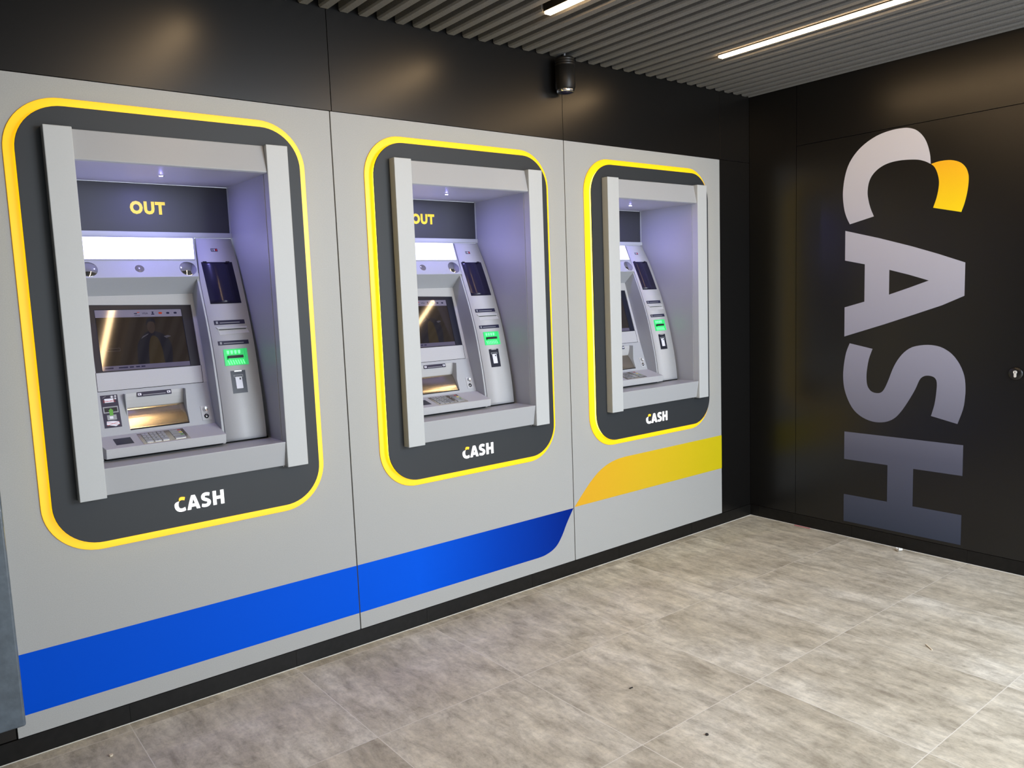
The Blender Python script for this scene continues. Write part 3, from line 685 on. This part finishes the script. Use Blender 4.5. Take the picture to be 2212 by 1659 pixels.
    B(sk, 'instruction_sticker', label='navy sticker with banknote pictograms')
    # headphone plate
    spk = B(MB().prism(rrect(0.1110, 1.114, 0.0185, 0.0290, 0.002, 3), [], F_LO, 0.0, 0.0022, 'body2'), 'jack_plate', bevel=0.0006, seg=2)
    def k1(u, v, w): return F_LO(0.1120+u, 1.1275+v, w)
    def k2(u, v, w): return F_LO(0.1105+u, 1.1010+v, w)
    B(MB().lathe([(0.0112, 0.0022), (0.0112, 0.0046), (0.0098, 0.0052), (0.0090, 0.0042), (0.0, 0.0042)], k1, 'key', 28), 'push_button', spk)
    B(MB().lathe([(0.0092, 0.0022), (0.0092, 0.0032), (0.0078, 0.0034)], k2, 'ink', 24).lathe([(0.0, 0.0034), (0.0078, 0.0034)], k2, 'ink', 24).lathe([(0.0048, 0.0034), (0.0046, 0.0046), (0.0020, 0.0046)], k2, 'chrome', 20), 'headphone_jack', spk)

    # keypad shelf
    shp = MB()
    outl = [(-0.287, 0.165), (0.1425, 0.165), (0.1405, 0.084), (0.1405, 0.0365), (-0.2990, 0.0390), (-0.3055, 0.074), (-0.303, 0.165)]
    shp.prism(outl, [], F_SH, -0.008, 0.0, 'body2')
    top = [F_SH(x, y, -0.004) for x, y in ((0.1400, 0.0365), (-0.2990, 0.0390), (-0.3055, 0.074))]
    V = []
    for (x, y, z) in top: V += [(x, y, z), (x, y+0.004, 1.0015), (x, y+0.028, 1.0015), (x, y+0.03, z)]
    F = []
    for a in (0, 1):
        for b2 in range(4): F.append((a*4+b2, a*4+(b2+1) % 4, (a+1)*4+(b2+1) % 4, (a+1)*4+b2))
    F += [(0, 1, 2, 3), (8, 9, 10, 11)]
    shp.raw(V, F, 'body2')
    shp.box(-0.300, 0.1400, 0.060, 0.30, 1.0015, 1.0120, 'body2')
    ks = B(shp, 'keypad_shelf', bevel=0.0022, seg=2)
    B(MB().box(-0.295, 0.136, 0.085, 0.30, 0.9903, 1.0015, 'gap'), 'shadow_gap')
    B(MB().prism([(-0.2560, 0.070), (-0.1945, 0.070), (-0.1945, 0.1305), (-0.2560, 0.1305)], [], F_SH, 0.0, 0.0006, 'bezel'), 'touch_pad', label='dark pad left of the keypad')
    kp = B(MB().prism([(-0.167, 0.046), (0.0055, 0.046), (0.0055, 0.150), (-0.167, 0.150)], [], F_SH, 0.0, 0.0014, 'steel'), 'keypad', bevel=0.0005, seg=1)
    cols = (-0.1410, -0.1120, -0.0830); rows = (0.1325, 0.1095, 0.0865, 0.0635)
    chars = ['1', '2', '3', '4', '5', '6', '7', '8', '9', '', '0', '']
    for r in range(4):
        for c in range(3):
            cx_, cy_ = cols[c], rows[r]
            k = MB().prism(rrect(cx_, cy_, 0.0125, 0.0088, 0.0015, 3), [], F_SH, 0.0014, 0.0034, 'key')
            k.prism(rrect(cx_, cy_-0.0005, 0.0134, 0.0100, 0.0015, 3), [], F_SH, 0.0014, 0.0017, 'ink')
            t = chars[r*3+c]
            if t: k.text(t, 0.014, (lambda a, b2, w, cx_=cx_, cy_=cy_: F_SH(cx_+a, cy_+b2, w)), 0.0034, 0.0036, 'ink')
            B(k, 'key', kp)
    for r, cm in enumerate(('red_print', 'yellow_print', 'green_print', None)):
        cy_ = rows[r]
        k = MB().prism(rrect(-0.0285, cy_, 0.0205, 0.0088, 0.0015, 3), [], F_SH, 0.0014, 0.0034, 'key')
        k.prism(rrect(-0.0285, cy_-0.0005, 0.0214, 0.0100, 0.0015, 3), [], F_SH, 0.0014, 0.0017, 'ink')
        if cm: k.prism(rrect(-0.0150, cy_+0.001, 0.0060, 0.0045, 0.002, 3), [], F_SH, 0.0034, 0.0036, cm)
        B(k, 'key', kp)

    # curved service column
    XL = lambda z: lipR(z)+0.0105
    XRr = lambda z: 0.3335-(1.842-z)*0.0145
    cp = smooth_prof([(cy(z), z) for z in (1.842, 1.79, 1.736, 1.652, 1.56, 1.482, 1.425, 1.366, 1.30, 1.24, 1.188, 1.13, 1.065, 0.998)], 4)
    mbc = MB(); n = len(cp)
    backy = 0.392
    V = []; F = []
    for (y, z) in cp: V += [(XL(z), y, z), (XRr(z), y, z)]
    for i in range(n-1): F.append((2*i, 2*i+1, 2*i+3, 2*i+2))
    mbc.raw(V, F, 'body2', True)
    V = []; F = []
    for xf in (XL, XRr):
        o = len(V)
        for (y, z) in cp: V += [(xf(z), y, z), (xf(z), backy, z)]
        for i in range(n-1): F.append((o+2*i, o+2*i+1, o+2*i+3, o+2*i+2))
    F += [(0, 1, 2*n+1, 2*n), (2*n-2, 2*n-1, 4*n-1, 4*n-2)]
    mbc.raw(V, F, 'body2')
    col = B(mbc, 'service_column', bevel=0.0)
    B(MB().box(0.130, 0.332, 0.090, 0.30, 0.9903, 0.9982, 'gap'), 'shadow_gap')
    # things on the column
    fp = col_plane(1.797, 1.783)
    dq = MB().prism(rect(0.2335, 0.2620, 1.7835, 1.7965), [], fp, 0.0, 0.0006, 'navy')
    dq.prism(rect(0.2355, 0.2435, 1.7860, 1.7940), [], fp, 0.0006, 0.0009, 'grey_print').prism(rect(0.2460, 0.2505, 1.7860, 1.7940), [], fp, 0.0006, 0.0009, 'white_print').prism(rect(0.2530, 0.2600, 1.7860, 1.7940), [], fp, 0.0006, 0.0009, 'red_print')
    B(dq, 'column_badge')
    pd = smooth_prof([(cy(z), z) for z in (1.737, 1.70, 1.66, 1.62, 1.56)], 3)
    mbd = MB(); V = []; F = []
    for (y, z) in pd: V += [(0.1785, y-0.0012, z), (0.3085, y-0.0012, z), (0.1785, y+0.002, z), (0.3085, y+0.002, z)]
    for i in range(len(pd)-1):
        a = 4*i; F += [(a, a+1, a+5, a+4), (a, a+2, a+6, a+4), (a+1, a+3, a+7, a+5)]
    F += [(0, 1, 3, 2), (4*len(pd)-4, 4*len(pd)-3, 4*len(pd)-1, 4*len(pd)-2)]
    mbd.raw(V, F, 'glass_dark', True)
    dsp = B(mbd, 'column_display')
    fp = col_plane(1.741, 1.732)
    [B(MB().prism(rect(a, a+0.016, 1.7335, 1.7395), [], fp, 0.0, 0.0025, 'ink'), 'display_clip', dsp) for a in (0.186, 0.282)]
    def label(z1, z0, icon):
        fp = col_plane(z1, z0)
        b_ = MB().prism(rect(0.1765, 0.3045, z0, z1), [], fp, 0.0, 0.0012, 'navy')
        zc = (z0+z1)/2; h = (z1-z0)/2
        b_.prism(rect(0.2000, 0.2830, zc-h*0.35, zc-h*0.02), [], fp, 0.0012, 0.0016, 'grey_print')
        b_.prism(rect(0.1845, 0.1925, zc-h*0.55, zc+h*0.55), [], fp, 0.0012, 0.0016, 'grey_print')
        return B(b_, 'slot_label')
    label(1.4900, 1.4725, 0)
    label(1.4050, 1.3880, 1)
    # receipt slot: bevelled recess
    fp = col_plane(1.462, 1.430)
    o1 = [(0.1805, 1.4640), (0.3065, 1.4640), (0.3105, 1.4590), (0.3155, 1.4350), (0.1930, 1.4300), (0.1850, 1.4560)]
    rs = MB().prism([(0.1790, 1.4625), (0.3100, 1.4615), (0.3080, 1.4540), (0.1870, 1.4535)], [], fp, 0.0, 0.0050, 'body2')
    rs.prism([(0.1865, 1.4535), (0.3085, 1.4540), (0.3160, 1.4345), (0.1915, 1.4300)], [], fp, 0.0, 0.0014, 'body2')
    rs.prism(rect(0.1905, 0.3040, 1.4500, 1.4527), [], fp, 0.0014, 0.0022, 'gap')
    B(rs, 'receipt_slot', bevel=0.0006, seg=1)
    # green card reader
    fp = col_plane(1.370, 1.303)
    gx0, gx1, gz0, gz1 = 0.1905, 0.2885, 1.3030, 1.3700
    gr = MB().prism([(gx0, gz0), (gx1, gz0), (gx1+0.002, gz1), (gx0+0.002, gz1)], [rect(gx0+0.011, gx1-0.010, gz0+0.004, gz1-0.004)], fp, 0.0, 0.0035, 'green')
    gr.prism(rect(gx0+0.010, gx1-0.009, gz0+0.003, gz1-0.003), [], fp, -0.004, 0.0005, 'green')
    cr = B(gr, 'card_reader', label='green glowing card reader')
    for i in range(4):
        x = gx0+0.0190+i*0.0155
        B(MB().prism([(x-0.004, gz1-0.0180), (x, gz1-0.0215), (x+0.004, gz1-0.0180), (x+0.005, gz1-0.006), (x-0.005, gz1-0.006)], [], fp, 0.0005, 0.0045, 'green_hot'), 'light_rib', cr)
    for i in range(7):
        x = gx0+0.0135+i*0.0105
        B(MB().prism([(x+0.004, gz0+0.003), (x+0.0075, gz0+0.004), (x+0.002, gz0+0.022), (x-0.0015, gz0+0.022)], [], fp, 0.0005, 0.0035, 'green_hot'), 'light_rib', cr)
    B(MB().prism(rect(gx0+0.0150, gx1-0.0200, gz0+0.0270, gz0+0.0390), [], fp, 0.0005, 0.0110, 'ink').prism(rect(gx0+0.0135, gx1-0.0185, gz0+0.0235, gz0+0.0275), [], fp, 0.0005, 0.0120, 'green'), 'card_slot', cr)
    # contactless reader
    fp = col_plane(1.281, 1.189)
    nf = MB().prism([(0.2055, 1.1890), (0.2665, 1.1890), (0.2690, 1.2810), (0.2075, 1.2810)], [], fp, 0.0, 0.0012, 'bezel')
    nc = B(nf, 'contactless_reader')
    pc = MB().prism([(0.2170, 1.2545), (0.2560, 1.2545), (0.2565, 1.2635), (0.2170, 1.2635)], [[(0.2190, 1.2560), (0.2540, 1.2560), (0.2545, 1.2615), (0.2190, 1.2615)]], fp, 0.0012, 0.0030, 'grey_print')
    pc.prism(rrect(0.2370, 1.2320, 0.0135, 0.0245, 0.002, 3), [], fp, 0.0012, 0.0022, 'white_print')
    pc.prism(rect(0.2400, 0.2460, 1.2430, 1.2510), [], fp, 0.0022, 0.0025, 'ink')
    B(pc, 'card_pictogram', nc)
    B(MB().prism(rect(0.2230, 0.2530, 1.2765, 1.2805), [], fp, 0.0012, 0.0035, 'key'), 'reader_clip', nc)
    return R

machine = make_machine()
machine.location = (CX[0], 0, Z0+CZ[0])
tag(machine, 'largest, leftmost cash machine in a glowing yellow frame above the blue stripe', 'cash machine', 'cash machines along the wall')
LBL = [None, 'middle cash machine in a glowing yellow frame, between the two wall joints', 'farthest cash machine in a glowing yellow frame above the yellow stripe']
for i in (1, 2):
    c = copy_tree(machine); c.location = (CX[i], 0, Z0+CZ[i])
    tag(c, LBL[i])

# ------------------------------------------------------------------ metal cabinet at the left edge
cb = empty('wall_cabinet', (-4.66, 0, 0.175)); tag(cb, 'glossy blue-grey metal cabinet cut by the left edge of the photo', 'cabinet')
MB().box(-4.95, -4.2690, -0.112, -0.0045, 0.166, 1.085, 'cabinet').build('cabinet_body', cb, (-4.66, 0, 0.175), bevel=0.008, seg=4)
MB().box(-4.90, -4.30, -0.095, -0.0045, 0.125, 0.1655, 'alu').build('cabinet_plinth', cb, (-4.66, 0, 0.175))

# ------------------------------------------------------------------ litter on the floor
def scrap(name, x, y, pts, h, m, label, cat, rz=0, group=None):
    o = MB().prism(pts, [], lambda u, v, w: (u, v, w+(0.004*math.sin(u*300) if m == 'paper' else 0)), 0.0006, h, m).build(name)
    o.location = (x, y, 0.0045 if m == 'paper' else 0.0); o.rotation_euler = (0, 0, rz); tag(o, label, cat, group); return o
scrap('paper_scrap', -0.055, -1.035, [(-0.02, -0.012), (0.0, -0.004), (0.02, -0.014), (0.008, 0.004), (0.003, 0.02), (-0.004, 0.005)], 0.012, 'paper', 'torn white scrap of paper on the floor near the black skirting', 'litter')
scrap('wooden_splinter', -1.176, -1.70, rrect(0, 0, 0.0025, 0.026, 0.001, 2), 0.004, 'wood', 'small pale wooden splinter lying on the right side of the floor', 'litter', rz=-0.7)
scrap('floor_crumb', -2.405, -1.492, circle(0, 0, 0.006, 7), 0.005, 'crumb', 'dark crumb on the floor near the bottom edge of the photo', 'litter', group=None)
scrap('floor_crumb', -2.357, -1.089, [(-0.008, -0.002), (0.008, -0.003), (0.009, 0.002), (-0.007, 0.003)], 0.003, 'crumb', 'thin dark crumb in the middle of the floor', 'litter')
scrap('floor_crumb', -4.039, -0.192, circle(0, 0, 0.007, 6), 0.006, 'wood', 'pale crumb on the floor below the blue stripe at bottom left', 'litter')
scrap('plastic_strip', -0.012, -0.395, rrect(0, 0, 0.003, 0.055, 0.001, 2), 0.003, 'pink', 'thin pink plastic strip lying against the skirting near the corner', 'litter')
